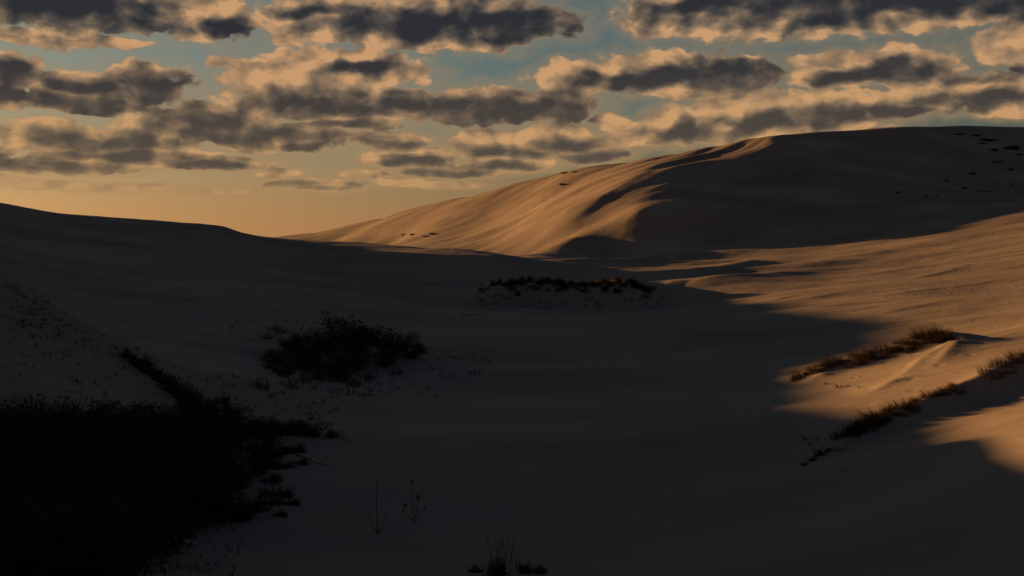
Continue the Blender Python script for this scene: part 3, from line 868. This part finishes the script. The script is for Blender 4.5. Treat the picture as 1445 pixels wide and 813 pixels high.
for (px, py, w, t) in [(1352, 190, 24, .5), (1380, 192, 22, .5), (1398, 199, 34, 1.0), (1386, 203, 20, .6), (1405, 213, 20, .7), (1432, 211, 34, 1.2), (1440, 219, 16, .5), (1410, 229, 24, .45), (1425, 240, 14, .5),
                       (1371, 246, 17, .7), (1336, 256, 11, .45), (1362, 267, 16, .45), (1382, 270, 16, .4), (1396, 271, 24, .55), (1267, 272, 10, .35), (1308, 278, 9, .4), (1324, 277, 8, .4), (1428, 261, 8, .3)]:
    scrub(px, py, w, "dark flat scrub patch standing in for a shaded overgrown hollow on the upper face of the big dune", "scrub standing in for shaded hollows on the big dune", t)  # flattened dark foliage stands in for overhang shade and scrub in eroded hollows
for (px, py, w, t) in [(569, 332, 9, .5), (583, 332, 12, .55), (601, 334, 12, .5), (612, 331, 14, .7)]:
    scrub(px, py, w, "small dark scrub at the foot of the big dune's sunlit flank", "scrub at the sunlit flank foot", t)
scrub(795, 261, 13, "dark scrub spot alone high on the big dune's sunlit flank", None, .8)
for (px, py, w, t) in [(797, 245, 16, .7), (812, 243, 10, .4), (925, 224, 12, .3)]:
    scrub(px, py, w, "dark scrub on the crest line of the big dune", "scrub on the big dune's crest", t)
for (px, Y, w, t) in [(370, 204, 6, .5), (381, 206, 8, .75), (389, 206, 5, .5)]:
    q = P(px, 337, Y)
    shrub(q[0], q[1], .55 * w / 7, "tiny far shrub on the skyline gap between the dunes", "shrubs in the skyline gap", low=True, name="far_shrub", sz=t * 1.1)
for (px, py, s) in [(1343, 352, .75), (1388, 352, 1.15), (1352, 346, .5), (1420, 324, .6)]:
    single(px, py, s, "lone dark grass clump on the sunlit sand rise under the big dune", "grass clumps on the sunlit rise")

# ------------------------------------------------------------------ sprigs too small and many to count
def sparse(name, label, pix, sc, seed, y1=480.0):
    rng = random.Random(seed); V, Fc = [], []
    for (px, py, k) in pix:
        p = hit(px, py, 14, y1, 500)
        if p is None: continue
        h = sc * k
        for _ in range(rng.randint(5, 11)):
            a = rng.uniform(0, 6.283); q = .16 * h * rng.random() + .04
            blade(V, Fc, (p.x + q * 2 * math.cos(a), p.y + q * 2 * math.sin(a), p.z - .03), h * rng.uniform(.5, 1.1), .022 * (.6 + p.y / 90), a, rng.uniform(.1, .5), rng.uniform(0, .5), rng, 3, (-.25, 0))
    o = obj(name, mesh(name, V, Fc, GRASS)); o["kind"] = "stuff"; o["label"] = label
    return o

g = random.Random(77)
sparse("sparse_grass", "thin scattered grass around the black valley clump",
       [(g.gauss(490, 75), g.uniform(520, 562), g.uniform(.5, 1.2)) for _ in range(110)] + [(g.uniform(585, 690), g.uniform(488, 530), g.uniform(.5, 1)) for _ in range(22)] +
       [(g.uniform(325, 440), g.uniform(452, 482), g.uniform(.4, .9)) for _ in range(26)] + [(g.uniform(340, 480), g.uniform(560, 608), g.uniform(.35, .8)) for _ in range(40)], .5, 1)
sparse("sparse_grass", "thin scattered grass on the face of the left near dune",
       [(min(g.gauss(150, 110), 330) , g.uniform(430, 590), g.uniform(.3, 1.0)) for _ in range(210)] + [(g.uniform(0, 100), g.uniform(400, 480), g.uniform(.4, .9)) for _ in range(60)], .34, 2, 56)
sparse("sparse_grass", "thin scattered grass on the near side of the valley hillock",
       [(g.uniform(670, 950), g.uniform(402, 438), g.uniform(.5, 1.2)) for _ in range(130)], .6, 3)
sparse("sparse_grass", "thin scattered grass on shaded sand below the thicket",
       [(g.uniform(150, 350), g.uniform(765, 815), g.uniform(.4, 1.0)) for _ in range(50)], .26, 4)
sparse("sparse_grass", "thin scattered grass along the foot of the sharp ridges",
       [(g.uniform(1150, 1250), g.uniform(530, 548), g.uniform(.4, 1.0)) for _ in range(8)] + [(g.uniform(1130, 1210), g.uniform(612, 640), g.uniform(.3, .8)) for _ in range(18)], .28, 5)
